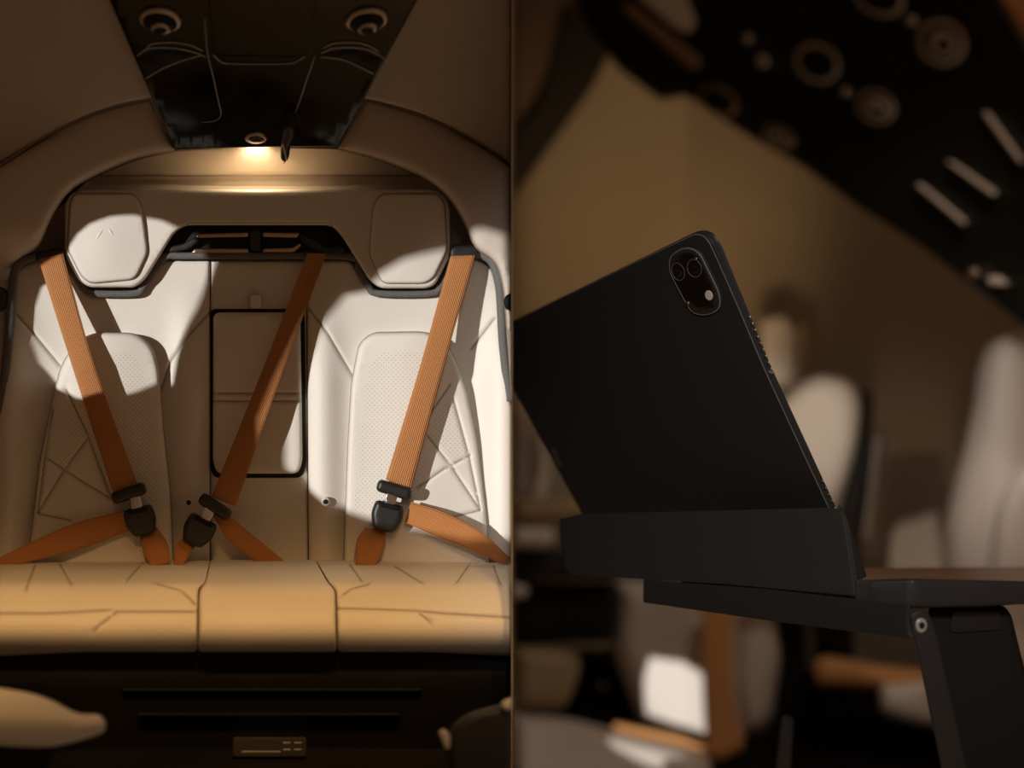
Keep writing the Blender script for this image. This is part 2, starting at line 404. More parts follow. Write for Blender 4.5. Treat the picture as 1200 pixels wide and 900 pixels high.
pad('backrest_insert', insR, bench, 'leather', puffR, .03, 6, .012,
    [[(527, 452), (502, 488), (493, 503)], [(502, 512), (530, 548), (563, 598)], [(551, 533), (520, 550), (494, 568)], [(563, 598), (530, 606), (496, 618)], [(532, 470), (549, 532), (563, 598)]], 6, es=1.2,
    perf=[[(432, 425), (445, 413), (500, 413), (500, 500), (494, 568), (470, 610), (416, 600), (420, 520)], [(527, 460), (548, 530), (526, 542), (502, 505)]])
# fold-down armrest with its dark gap, pull tab and strap seams
pad('armrest_gap', [(246, 362), (357, 362), (359, 545), (354, 560), (250, 560), (245, 545)], bench, 'dark', .002, .002, 0, sp=30, corner=8)
arm = pad('folding_armrest', [(250, 366), (352, 366), (354.5, 540), (350, 555), (254, 555), (249.5, 540)], bench, 'leather', lambda x, y: .016+.006*np.clip((y-500)/50, 0, 1), .012, 5, .008,
    [[(251, 461), (354, 461)], [(251, 470), (354, 470)]], 7, corner=9)
pad('pull_tab', rr_(299.5, 353, 13, 17, 0, 3), arm, 'leather', .014, .006, 2, .003, sp=4)
for x, y in ((221, 589), (381.5, 588)):
    g = pad('anchor_grommet', ell(x, y, 5.6, 5.6, 18), bench, 'leather', lambda a, b: back(a, b)+.008, .006, 2, .002, sp=2, step=1.5)
    pad('grommet_core', ell(x, y, 2.9, 2.9, 14), g, 'dark', float(back(np.array([x]), np.array([y]))[0])+.0088, .002, 0, sp=2, step=1.2)
# woven piping
def pipe(pts, w=.012, r=.0052):
    q = smooth_line(pts, 6); ww = np.interp(np.linspace(0, 1, len(q)), np.linspace(0, 1, len(w)), w) if isinstance(w, (list, tuple)) else w
    return tube('woven_piping', L(q[:, 0], q[:, 1], ww+0*q[:, 0]), r, bench, 'piping', 10)
pipe([(-8, 495), (3, 455), (10, 400), (14, 345), (18, 317), (28, 305), (48, 299), (72, 297)], [.03, .03, .02, .02], .0062)
pipe([(72, 298), (84, 318), (99, 339), (110, 344), (158, 344), (168, 336), (180, 318), (194, 301), (215, 300), (300, 300), (408, 301), (420, 316), (432, 336), (444, 344), (504, 344), (516, 336), (526, 318), (534, 300)], .012)
pipe([(534, 299), (552, 297), (572, 303), (581, 318), (586, 345), (589, 400), (594, 445), (597, 470)], [.012, .02, .03, .03], .0062)
# headrest beam and the two headrests with embossed chevrons
beam = [(76, 300, 10), (76, 240), (82, 226, 12), (100, 222), (300, 222, 2), (500, 222), (518, 225, 12), (527, 240), (528, 298, 10), (510, 334, 10), (500, 338), (446, 338), (434, 330, 10), (400, 276, 16), (388, 264, 14), (218, 264, 14), (205, 272, 16), (170, 328, 10), (158, 337), (106, 337), (94, 331, 10)]
pad('headrest_beam', beam, bench, 'leather', lambda x, y: .026+.004*np.clip((y-225)/60, 0, 1), .06, 4, .010, [[(205, 276), (222, 261), (386, 261), (399, 278)]], 6, gw=1.2, gd=.0015)
def hrest(out, cx):
    h = pad('headrest', out, bench, 'leather', lambda x, y: .034+.007*np.exp(-((x-cx)/42)**2-((y-285)/48)**2), .02, 3.5, .007, [], 5, corner=10, es=1.7)
    q = [(cx-16, 287), (cx-1, 263), (cx+11, 281)]
    def hw(x, y): return .034+.007*np.exp(-((x-cx)/42)**2-((y-285)/48)**2)
    for a, b in ((q[0], q[1]), (q[1], q[2])):
        s = np.linspace(0, 1, 8); x = a[0]+(b[0]-a[0])*s; y = a[1]+(b[1]-a[1])*s
        tube('embossed_chevron', L(x, y, hw(x, y)-.0014), np.interp(s, [0, .5, 1], [.0008, .0024, .0010]), h, 'leather', 8)
hrest([(81, 238, 8), (86, 226, 10), (158, 226, 12), (166, 240, 8), (174, 296, 8), (159, 328, 9), (106, 333, 9), (95, 325, 8), (78, 292, 8)], 125)
hrest([(437, 240, 8), (446, 226, 12), (514, 226, 10), (522, 238, 8), (525, 293, 8), (509, 326, 9), (498, 333, 9), (447, 333, 9), (432, 298, 8)], 482)
# recess below the beam with its bronze latch bars
pad('recess', [(192, 262), (408, 262), (412, 303), (190, 303)], bench, 'dark', .004, .01, 0, sp=40)
for q in ([(232, 274), (292, 272), (292, 278), (228, 279)], [(307, 272), (352, 273), (349, 279), (307, 278)], [(228, 291), (292, 291), (292, 297), (222, 297)], [(307, 291), (342, 290), (352, 284), (354, 288), (345, 296), (307, 296)]):
    pad('latch_bar', q, bench, 'bronze', .016, .006, 1.5, .003, sp=6, corner=1.5)
pad('latch_post', [(293, 270), (306, 270), (306, 294), (293, 294)], bench, 'black', .02, .01, 1.5, .003, sp=6, corner=1.5)
for q in ([(352, 274), (372, 282), (384, 290), (404, 289), (404, 297), (380, 299), (362, 290), (350, 281)], [(196, 289), (214, 286), (232, 276), (236, 282), (220, 293), (196, 297)]):
    pad('latch_arm', q, bench, 'black', .018, .008, 2, .004, sp=6, corner=3)
# seat cushions
def cush(x, y):
    t = np.clip((y-654)/31, 0, 1); top = .035+t*.20
    f = np.clip((y-683)/85, 0, 1)
    return top-.012+.040*np.sin(np.clip(f/.66, 0, 1)*math.pi/2)-.045*np.clip((f-.64)/.36, 0, 1)**2
pad('seat_cushion', [(-40, 660, 0), (246, 657, 4), (240, 683, 4), (232, 690, 5), (231, 764, 5), (100, 764, 10), (-40, 770, 0)], bench, 'leather', cush, .06, 4, .008,
    [[(41, 663), (32, 686)], [(70, 661), (83, 684)], [(167, 660), (150, 679)], [(-40, 719), (60, 719), (130, 715), (138, 717), (231, 717)], [(137, 717), (114, 736)], [(186, 685), (212, 692), (229, 708)]], 7)
pad('seat_cushion', [(247, 656, 3), (369, 656, 3), (384, 683, 5), (393, 692, 6), (394.5, 764, 5), (232.5, 764, 5), (233.5, 692, 6), (241, 683, 5)], bench, 'leather', lambda x, y: cush(x, y)+.006*np.clip((y-683)/10, 0, 1), .06, 4, .010, [], 7)
pad('seat_cushion', [(370, 656, 4), (599.6, 660, 0), (599.6, 769, 0), (500, 764, 10), (396, 764, 5), (394.5, 692, 6), (386, 683, 4)], bench, 'leather', cush, .06, 4, .008,
    [[(410, 662), (424, 681)], [(463, 664), (492, 682)], [(551, 660), (536, 682)], [(578, 663), (586, 684)], [(396, 713), (440, 714), (488, 716), (520, 719), (598, 724)], [(488, 716), (502, 727)], [(398, 700), (412, 690), (432, 685)]], 7)
# black base with two ledges and the label plate
pad('bench_base', [(-40, 758, 0), (599.6, 758, 0), (599.6, 930, 0), (-40, 930, 0)], bench, 'base', lambda x, y: .19-np.clip((y-800)/120, 0, 1)*.05, .1, 0, sp=12)
for y, x0, x1 in ((808, 142, 495), (837, 160, 470)):
    pad('base_ledge', [(x0, y-1.5), (x1, y-1.5), (x1, y+2.5), (x0, y+2.5)], bench, 'base', .200, .03, 1, .002, sp=10, corner=2)
lab = pad('label_plate', [(273, 864), (359, 864), (359, 887), (273, 887)], bench, 'label', .205, .04, 1, .001, sp=12, corner=2)
for i in range(2):
    for j in range(2): pad('label_mark', rr_(336+j*13, 870.5+i*8, 9, 2, 0, .5), lab, 'print', .2056, .0006, 0, sp=4, step=2)
pad('label_mark', rr_(306, 881, 46, 2, 0, .5), lab, 'print', .2056, .0006, 0, sp=6, step=2)

# ================================================================== seat belts
def belt(label, sa, sb, sw, lapa, lapb, lapw, tong, body, stub, stubw, anchor):
    t = thing('seat_belt', label, 'seat belt', LF(*( (L(np.array([body[0]]), np.array([664.]), np.array([.05]))[0]-on)@np.array([uv_, [0, 0, 1], -cv]).T)), 'rust orange seat belts on the bench')
    ribbon('shoulder_strap', sa, sb, sw, t, 'web')
    ribbon('lap_strap', lapa, lapb, lapw, t, 'web')
    ribbon('buckle_strap', stub[0], stub[1], stubw, t, 'web', n=8)
    if anchor: pad('shoulder_guide', anchor, t, 'black', .036, .02, 3, .006, sp=6)
    cx, cy, ang = tong
    tg = pad('latch_plate', rr_(cx, cy, 42, 15, ang, 6), t, 'black', .078, .018, 5, .008, sp=4)
    bx, by, ba = body
    bc, bs = math.cos(math.radians(ba)), math.sin(math.radians(ba))
    def loc2(x, y): return (bx+bc*x-bs*y, by+bs*x+bc*y)
    for dx in (0,):
        x, y = loc2(dx, -18); pad('metal_tongue', rr_(x, y, 13, 15, ba, 1.5), tg, 'chrome', .074, .004, 1, .001, sp=4)
    bu = pad('buckle', [(*loc2(-17, -13), 5), (*loc2(17, -13), 5), (*loc2(19, 4), 6), (*loc2(12, 21), 6), (*loc2(-12, 21), 6), (*loc2(-19, 4), 6)], t, 'black', lambda x, y: .078+0*x, .024, 6, .010, sp=4)
    pad('release_button', [(*loc2(-12, -11), 2), (*loc2(12, -11), 2), (*loc2(12, -6), 2), (*loc2(-12, -6), 2)], bu, 'base', .0792, .003, 1, .0008, sp=4)
belt('rust seat belt over the seat whose headrest and belt catch a round sun patch', [(45, 304), (88, 440), (136, 588)], [(74, 297), (110, 425), (163, 572)], [.036, .068, .066],
     [(146, 598), (80, 616), (2, 652), (-25, 666)], [(152, 622), (92, 644), (14, 664), (-20, 684)], [.055, .062, .07, .07], (151, 578, -20), (164, 607, -14),
     ([(165, 622), (166, 640), (176, 664)], [(184, 618), (197, 638), (199, 660)]), [.05, .07, .075], [(40, 297), (70, 289), (78, 297), (60, 306), (44, 308)])
belt('rust seat belt running across the folding armrest in the middle of the bench', [(360, 297), (305, 440), (248, 582)], [(383, 297), (330, 440), (276, 594)], [.03, .055, .066],
     [(262, 598), (290, 622), (322, 648), (345, 668)], [(248, 602), (268, 634), (292, 652), (306, 668)], [.055, .05, .045, .04], (252, 594, 34), (234, 619, 28),
     ([(218, 626), (206, 640), (203, 664)], [(232, 636), (222, 650), (214, 664)]), [.05, .07, .075], None)
belt('rust seat belt over the fully sunlit seat, sunlit along its whole length', [(528, 300), (492, 430), (452, 562)], [(557, 299), (520, 430), (481, 574)], [.036, .068, .066],
     [(482, 588), (520, 600), (562, 622), (598, 654)], [(474, 612), (510, 628), (552, 644), (594, 664)], [.06, .064, .066, .066], (462, 574, 17), (454, 602, 14),
     ([(428, 618), (418, 634), (417, 662)], [(452, 620), (451, 640), (440, 664)]), [.05, .07, .075], [(527, 292), (533, 286), (553, 287), (559, 296), (556, 304), (528, 304)])

# ================================================================== overhead console (left cabin)
OC = PL((203, 176, 1.885), (397, 173, 1.885), (300, 0, 1.67))
con = thing('overhead_console', 'glossy black tapered overhead console with two air vents and small lamp', 'console', tuple(P(300, 120, 1.8)))
pad('console_panel', [(204, 177, 3), (300, 174, 60), (397, 173, 3), (500, -18, 0), (119, -18, 0)], con, 'gloss', 0., .02, 3, .004, mp=OC, sp=14)
for sgn in (-1, 1):
    X = lambda x: 300+sgn*(x-300)*1.0
    cx = 188 if sgn < 0 else 430; cy = 22
    v = pad('air_vent', ell(cx, cy, 25, 14, 36, 8*-sgn), con, 'ring', .006, .006, 3, .004, mp=OC, sp=4, step=2)
    pad('vent_well', ell(cx, cy+1, 20.5, 11, 30, 8*-sgn), v, 'base', .0068, .002, 0, mp=OC, sp=6)
    pad('vent_nozzle', ell(cx+1, cy+6, 12, 6.5, 24, 8*-sgn), v, 'ring', .012, .006, 3, .004, mp=OC, sp=3, step=1.5)
    pad('vent_core', ell(cx+1, cy+6.5, 8, 4, 20), v, 'dark', .0128, .001, 0, mp=OC, sp=4, step=1.5)
    # hatch: bright bevel arcs and the long panel joint
    A = [(161, 65), (172, 57), (190, 55), (213, 57), (232, 62), (241, 66)] if sgn < 0 else [(376, 62), (390, 56), (412, 55), (430, 57), (443, 63), (450, 68)]
    B = [(171, 91), (190, 80), (212, 71), (236, 64)] if sgn < 0 else [(376, 66), (400, 69), (420, 77), (438, 86)]
    G = [(171, 57), (178, 51), (200, 49), (222, 52), (238, 59)] if sgn < 0 else [(378, 56), (392, 50), (415, 49), (432, 53), (444, 60)]
    for q in (A, B, G):
        q = smooth_line(q, 6); tube('hatch_bevel', OC(q[:, 0], q[:, 1], .001+0*q[:, 0]), .0009, con, 'seamline', 6)
    J = [(240, 22), (243, 60), (250, 90), (256, 118), (259, 132), (256, 139), (248, 142), (236, 143)] if sgn < 0 else [(369, 66), (360, 92), (352, 116), (346, 132)]
    q = smooth_line(J, 6); tube('panel_joint', OC(q[:, 0], q[:, 1], .0006+0*q[:, 0]), .0006, con, 'seamline', 6)
pad('hatch_recess', [(163, 68), (190, 58), (238, 64), (205, 74), (172, 90)], con, 'dark', .0007, .0006, 0, mp=OC, sp=12)
pad('hatch_recess', [(376, 64), (412, 57), (449, 69), (438, 85), (404, 70)], con, 'dark', .0007, .0006, 0, mp=OC, sp=12)
pad('center_hatch', [(250, 66, 5), (364, 66, 5), (371, -16, 2), (243, -16, 2)], con, 'gloss', .002, .002, 2, .001, mp=OC, sp=14)
q = smooth_line([(250, 63), (258, 71), (272, 74), (335, 74), (350, 70), (362, 62)], 6); tube('hatch_bevel', OC(q[:, 0], q[:, 1], .001+0*q[:, 0]), .0009, con, 'seamline', 6)
# lamp bezel, hook, speaker holes
lz = pad('reading_lamp', ell(300, 161, 13, 6.5, 28), con, 'ring', .004, .004, 2.5, .003, mp=OC, sp=4, step=1.5)
pad('lamp_lens', ell(300, 161, 9, 4.2, 22), lz, 'lens', .0048, .001, 0, mp=OC, sp=4, step=1.5)
hk = pad('strap_hook', [(332, 150, 3), (334, 136, 5), (341, 131, 5), (347, 138, 4), (344, 152, 4), (338, 160, 3), (341, 170, 3), (337, 178, 3), (330, 174, 3), (330, 164, 3)], con, 'black', .024, .022, 3, .006, mp=OC, sp=4, step=1.5)
q = smooth_line([(333, 152), (335, 162), (337, 172), (334, 176)], 6); tube('hook_edge', OC(q[:, 0], q[:, 1], .0245+0*q[:, 0]), .0008, hk, 'bronze', 6)
for i in range(5):
    for j in range(5): pad('speaker_hole', ell(356+i*4.6-j*.9, 144+j*3.6, 1.3, .8, 8), con, 'dark', .0006, .0004, 0, mp=OC, sp=3, step=1)
lp = OC(np.array([299.]), np.array([174.]), np.array([.012]))[0]
lp = LF(0, .342, .018)
light('console_lamp', 'SPOT', lp, Vector((0, 0, -1))+Cv*.6, .62, (1, .72, .42), spot_size=math.radians(150), spot_blend=.8, shadow_soft_size=.006)
# cabin lamp in the roof in front of the bench: pools on the cushions
for uu in (-.36, -.18, 0, .18, .36):
    rl = LF(uu, .50, 1.3)
    light('roof_lamp', 'SPOT', rl, Vector(LF(uu*1.02, -.345, .25)-np.array(rl)), 23.0, (1, .56, .20), spot_size=math.radians(22), spot_blend=.85, shadow_soft_size=.04)

# ================================================================== small left things
k1 = thing('side_latch', 'black rounded side latch on the shaded wall', 'latch', LF(-.37, .10, .05))
pad('latch_knob', [(-14, 338), (4, 336), (10, 343), (10, 358), (3, 366), (-14, 364)], k1, 'black', .035, .03, 5, .012, sp=5)
pad('latch_foot', [(-14, 344), (2, 344), (2, 358), (-14, 358)], k1, 'black', .018, .015, 2, .004, sp=6)
k2 = thing('side_latch', 'grey rounded side latch on the sunlit wall', 'latch', LF(.37, .10, .05))
pad('latch_knob', [(589, 352, 5), (594, 345), (599.6, 343, 0), (599.6, 365, 0), (592, 363)], k2, 'black', .10, .03, 3, .008, sp=4)
pad('latch_foot', [(594, 349), (599.6, 349, 0), (599.6, 360, 0), (594, 360)], k2, 'black', .075, .02, 1, .002, sp=4)
a1 = thing('front_chair', 'cream leather armrest of a front seat with rounded tip', 'armrest', tuple(P(40, 900, 1.45)))
pad('armrest_pad', [(-50, 803, 0), (0, 806, 20), (50, 815, 30), (92, 838, 20), (116, 837, 8), (124, 846, 8), (123, 858, 8), (100, 866, 20), (60, 876, 20), (0, 874, 20), (-50, 868, 0)], a1, 'leather', lambda x, y: .50+.03*np.exp(-((y-845)/26)**2), .06, 12, .03, [], 6)
pad('armrest_bracket', [(-50, 868), (70, 872), (40, 930), (-50, 930)], a1, 'base', .46, .04, 3, .006, sp=12)
a2 = thing('front_chair', 'black seat shell side with two small pale caps', 'armrest', tuple(P(560, 900, 1.52)))
pad('armrest_shell', [(522, 858, 16), (545, 836, 24), (599.6, 822, 0), (599.6, 935, 0), (530, 935)], a2, 'black', .48, .05, 8, .02, sp=8)
pad('end_cap', [(513, 857, 3), (521, 853, 4), (528, 862, 4), (527, 878, 4), (522, 878, 3)], a2, 'leather', .495, .02, 4, .01, sp=3)
pad('end_cap', [(586, 823, 4), (599.6, 817, 0), (599.6, 832, 0), (590, 832, 4)], a2, 'leather', .495, .02, 3, .01, sp=3)

# ================================================================== RIGHT: THE SECOND CABIN
# shell
def bw(x, y): return 7.2-.0016*(x-600)+0*y
struct(pad('wall_back', [(600.5, -80, 0), (1560, -80, 0), (1560, 980, 0), (600.5, 980, 0)], None, 'rwall', 0., .05, 0, sp=60, step=50, mp=RZ(bw)))
struct(pad('wall_right', [(905, 300, 60), (950, 232, 60), (1010, 218, 40), (1080, 240, 60), (1560, 330, 0), (1560, 980, 0), (950, 980, 0), (925, 640, 30)], None, 'rwall2', 0., .1, 30, .3, sp=30, step=10, mp=RZ(lambda x, y: 6.75-.0012*(x-900)), corner=60))  # dark area of the side wall: shading put into the darker lining colour
struct(pad('trim_4', [(660, 5, 10), (722, 40, 20), (700, 95, 30), (600.5, 235, 0), (600.5, 160, 0), (640, 100, 30)], None, 'hull', 0., .1, 8, .05, sp=16, mp=RZ(6.6)))
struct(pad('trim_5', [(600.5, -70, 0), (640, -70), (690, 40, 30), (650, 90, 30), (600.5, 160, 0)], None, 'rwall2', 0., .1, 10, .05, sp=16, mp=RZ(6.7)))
struct(pad('floor', [(600.5, 760, 0), (1560, 760, 0), (1560, 980, 0), (600.5, 980, 0)], None, 'floor', 0., .05, 0, sp=60, step=50, mp=RZ(lambda x, y: 6.9-(y-760)/220*2.3)))

# overhead console of the second cabin
OR = RZ(lambda x, y: 5.9-(x-640)*.0026)
oc = thing('overhead_console', 'black overhead console slanting across brown wall with round vents and knobs', 'console', tuple(P(950, 200, 5.0)))
pad('console_body', [(640, -60, 0), (1135, -60, 0), (1250, 125, 0), (1310, 215, 0), (1310, 440, 0), (1200, 386, 10), (1150, 345, 10), (1080, 290, 10), (1000, 240, 10), (940, 195, 10), (885, 165, 10), (802, 112, 6), (774, 118, 6), (726, 82, 8), (690, 38)], oc, 'rgloss', 0., .25, 8, .05, sp=22, mp=OR)
def ringv(name, cx, cy, r, ry, parent, nz, core, m='ventring'):
    v = pad(name, ell(cx, cy, r, ry, 36, 25), parent, m, .06, .06, r*.25, .03, mp=OR, sp=6)
    pad('vent_well', ell(cx, cy, r*.80, ry*.80, 30, 25), v, 'base', .066, .01, 0, mp=OR, sp=9)
    if nz: pad('vent_nozzle', ell(cx+1, cy+1, r*.55, ry*.55, 26, 25), v, m, .09, .03, r*.2, .02, mp=OR, sp=6); pad('vent_core', ell(cx+2, cy+3, r*.3, ry*.3, 16), v, 'dark', .094, .005, 0, mp=OR, sp=6)
ringv('reading_light', 958, 74, 28, 23, oc, 0, 0)
ringv('air_vent', 1104, 50, 30, 27, oc, 1, 1)
ringv('air_vent', 1027, 125, 24, 20, oc, 1, 1)
ringv('reading_light', 842, 118, 25, 17, oc, 0, 0, 'bronze')
ringv('reading_light', 1030, -4, 32, 22, oc, 0, 0)
ringv('air_vent', 913, 160, 20, 12, oc, 1, 1)
for x, y, r in ((1068, 25, 8), (991, 108, 7), (1140, 320, 7), (876, 46, 7), (893, 72, 9)):
    pad('knob', ell(x, y, r, r, 18), oc, 'chrome' if y < 300 else 'bronze', .07, .07, r*.6, .03, mp=OR, sp=4)
pad('rail', [(725, 8), (738, 4), (822, 68), (818, 82), (806, 80)], oc, 'bronze', .05, .05, 4, .02, mp=OR, sp=8, corner=5)
pad('cover_plate', [(745, -6), (802, -10), (816, 26), (808, 40), (790, 32)], oc, 'rleather', .05, .05, 4, .02, mp=OR, sp=8, corner=5)
for q in ([(1072, 217), (1079, 215), (1134, 260), (1129, 265)], [(1150, 132), (1158, 130), (1200, 188), (1196, 194)], [(1108, 189), (1116, 189), (1170, 226), (1164, 231)], [(1155, 324), (1172, 324), (1184, 334), (1160, 334)]):
    pad('trim_strip', q, oc, 'ventring', .06, .06, 3, .03, mp=OR, sp=6, corner=3)  # pale strips in place of streak highlights on the gloss
tag(pad('tan_trim_rail', [(1146, -40, 0), (1172, -40, 0), (1330, 204, 0), (1330, 252, 0)], None, 'tanstrap', 0., .06, 6, .03, mp=RZ(4.55), sp=10), 'tan leather rail running along the top of the black console', 'rail')

# seats behind the tablet
def seat(label, loc, group='pale seats behind the tablet'): return thing('armchair', label, 'seat', loc, group)
s1 = seat('pale leather seat with dark shell and stacked headrest behind the tablet', tuple(P(950, 700, 5.6)))
pad('headrest', [(888, 372, 10), (920, 366, 14), (932, 385, 12), (934, 460), (886, 460)], s1, 'rleather', 0., .2, 10, .1, mp=RZ(5.85), sp=12)
pad('headrest_side', [(928, 376, 10), (944, 374, 10), (952, 392, 10), (952, 460), (928, 460)], s1, 'ochre', 0., .2, 8, .1, mp=RZ(5.95), sp=12)
pad('backrest', [(880, 500), (938, 446, 20), (970, 438, 20), (1000, 446, 16), (1010, 470, 20), (1004, 520, 20), (985, 590, 20), (962, 690), (880, 690)], s1, 'rleather', 0., .25, 18, .15, mp=RZ(5.5), sp=14)
pad('seat_shell', [(1004, 452, 10), (1024, 462, 10), (1020, 520, 20), (1014, 600, 20), (1000, 690), (955, 690), (984, 590), (1002, 520)], s1, 'black', 0., .3, 8, .1, mp=RZ(5.62), sp=14)
pad('shell_edge', [(1024, 500), (1036, 508), (1032, 560), (1020, 632), (1008, 636)], s1, 'ring', 0., .2, 4, .05, mp=RZ(5.75), sp=14)
pad('pedestal', [(950, 684), (1005, 684), (1000, 760, 20), (1008, 925), (948, 925), (956, 760, 20)], s1, 'base', 0., .2, 8, .08, mp=RZ(5.95), sp=20)
s2 = seat('broad pale leather seat back with rounded shoulder beside dark wall', tuple(P(1180, 720, 4.9)))
pad('backrest', [(1104, 680), (1106, 620, 20), (1126, 540, 30), (1142, 470, 30), (1146, 428, 20), (1160, 398, 30), (1196, 386, 30), (1300, 392, 0), (1300, 800, 0), (1150, 800)], s2, 'rleather', lambda x, y: .1*np.exp(-((x-1185)/40)**2), .35, 26, .2, mp=RZ(4.9), sp=16)
pad('side_wing', [(1155, 690), (1166, 600, 20), (1190, 540, 30), (1300, 500, 0), (1300, 690, 0)], s2, 'rleather', .0, .2, 20, .12, mp=RZ(4.7), sp=16)
s3 = seat('pale leather seat under the table edge, tan strap over it, white sun patch', tuple(P(810, 895, 5.7)))
pad('backrest', [(722, 680), (870, 680), (925, 700, 20), (932, 790, 30), (912, 870, 20), (868, 892), (800, 882, 30), (752, 858, 30), (732, 800, 40), (716, 760, 30)], s3, 'rleather', lambda x, y: .12*np.exp(-((x-830)/60)**2), .4, 24, .2, mp=RZ(5.85), sp=14)
pad('side_bolster', [(865, 700), (905, 706, 16), (916, 770, 20), (904, 850, 20), (874, 862, 10), (862, 800)], s3, 'rleather', .0, .2, 14, .12, mp=RZ(5.7), sp=14)
pad('seat_shell', [(908, 700), (945, 705), (945, 860, 20), (870, 900), (905, 840)], s3, 'base', .0, .3, 8, .1, mp=RZ(5.8), sp=14)
b3 = thing('seat_belt', 'orange tan strap hanging down the seat under the table', 'seat belt', tuple(P(848, 890, 5.6)))
ribbon('strap', [(823, 700), (824, 780), (826, 850), (832, 888)], [(862, 700), (858, 780), (864, 840), (872, 872)], [0, .02, .05, .08], b3, 'tanstrap', th=.02, mp=RZ(5.6))
pad('strap_end', [(828, 878, 6), (868, 862, 8), (872, 880, 6), (840, 894, 6)], b3, 'tanstrap', .1, .05, 5, .03, mp=RZ(5.6), sp=6)
s4 = seat('pale leather seat at the dividing wall with stepped tan armrest', tuple(P(630, 720, 5.6)))
pad('backrest', [(600.5, 400, 0), (640, 420, 20), (640, 520, 20), (636, 590), (600.5, 592, 0)], s4, 'rleather', 0., .2, 14, .1, mp=RZ(5.8), sp=12)
pad('backrest_bolster', [(622, 470, 8), (640, 500, 10), (645, 560, 10), (640, 590), (616, 590), (630, 540, 10)], s4, 'rleather', 0.06, .2, 8, .08, mp=RZ(5.75), sp=10)
pad('armrest', [(600.5, 584, 0), (690, 582), (690, 612), (600.5, 612, 0)], s4, 'ochre', 0., .3, 8, .1, mp=RZ(5.5), sp=12)
pad('armrest_base', [(600.5, 617, 0), (645, 618), (652, 630, 8), (645, 642), (600.5, 642, 0)], s4, 'rleather', 0., .3, 8, .1, mp=RZ(5.45), sp=12)
pad('seat_shell', [(600.5, 644, 0), (720, 644), (722, 678), (600.5, 680, 0)], s4, 'hull', 0., .3, 5, .1, mp=RZ(5.6), sp=16)
pad('shell_cap', [(600.5, 684, 0), (616, 686, 6), (620, 694, 6), (614, 701, 6), (600.5, 702, 0)], s4, 'rleather', 0., .1, 5, .05, mp=RZ(5.3), sp=6)
pad('shell_side', [(600.5, 682, 0), (720, 682), (720, 752), (600.5, 756, 0)], s4, 'base', 0., .3, 5, .1, mp=RZ(5.7), sp=16)
(pad('seat_cushion', [(600.5, 755, 0), (650, 757, 20), (682, 766, 20), (676, 800, 20), (662, 832, 20), (600.5, 834, 0)], s4, 'ochre', 0., .2, 16, .2, mp=RZ(5.6), sp=14))
lc = (pad('seat_cushion', [(600.5, 836, 0), (660, 840, 30), (720, 856, 30), (790, 872, 30), (838, 888, 20), (838, 940, 0), (600.5, 940, 0)], s3, 'rleather', 0., .25, 14, .2, mp=RZ(lambda x, y: 5.5-(y-840)/90*.2), sp=14))
pad('cushion_border', [(720, 846), (800, 862), (850, 884), (838, 890), (780, 872), (715, 856)], lc, 'tanstrap', 0., .1, 5, .04, mp=RZ(5.55), sp=10)
an = thing('side_console', 'tan topped armrest with pale end block behind the table brace', 'armrest', tuple(P(1030, 850, 5.4)))
pad('armrest_top', [(952, 776, 10), (965, 768, 8), (1040, 780), (1128, 790), (1128, 808), (1040, 808), (956, 804, 10)], an, 'tanstrap', 0., .3, 10, .12, mp=RZ(5.4), sp=12)
pad('end_block', [(1030, 800), (1128, 793), (1128, 862), (1060, 846, 10), (1030, 836, 14)], an, 'rleather', 0.05, .3, 12, .12, mp=RZ(5.4), sp=12)
tag(pad('low_partition_pad', [(1042, 612, 20), (1100, 596), (1118, 690), (1036, 690)], None, 'rleather', 0., .2, 10, .1, mp=RZ(5.9), sp=12), 'small pale panel between the dark seat shell and the broad pale seat', 'panel')  # pale panel added where a sunlit patch lies
for x, y in ((706, 805), (684, 841)):
    t = tag(pad('metal_stud', ell(x, y, 4, 4, 16), None, 'chrome', 0., .05, 3, .02, mp=RZ(6.0), sp=3), 'tiny round metal stud glinting in the dark beside the tan cushion', 'stud', 'studs in the dark by the tan cushion')

# ---------------- tray table
TZ = lambda x, y: 1.80+(1003-x)*.00115
tab = thing('tray_table', 'anthracite folding tray table with walnut top and hinged metal brace', 'table', tuple(P(1120, 920, 1.85)))
pad('table_end', [(1004, 680, 5), (1060, 678, 0), (1200, 681, 0), (1330, 684, 0), (1330, 716, 0), (1200, 708, 0), (1150, 711, 0), (1060, 713, 0), (1022, 708), (1004, 706, 3)], tab, 'table', 0., .05, 4, .006, mp=RZ(lambda x, y: 1.80+0*x-.03*np.clip((x-1010)/60, 0, 1)), sp=10)
pad('corner_block', [(1003, 679), (1024, 681), (1024, 708), (1003, 706)], tab, 'table', .006, .03, 1.2, .002, mp=RZ(1.80), sp=8, corner=1.5)
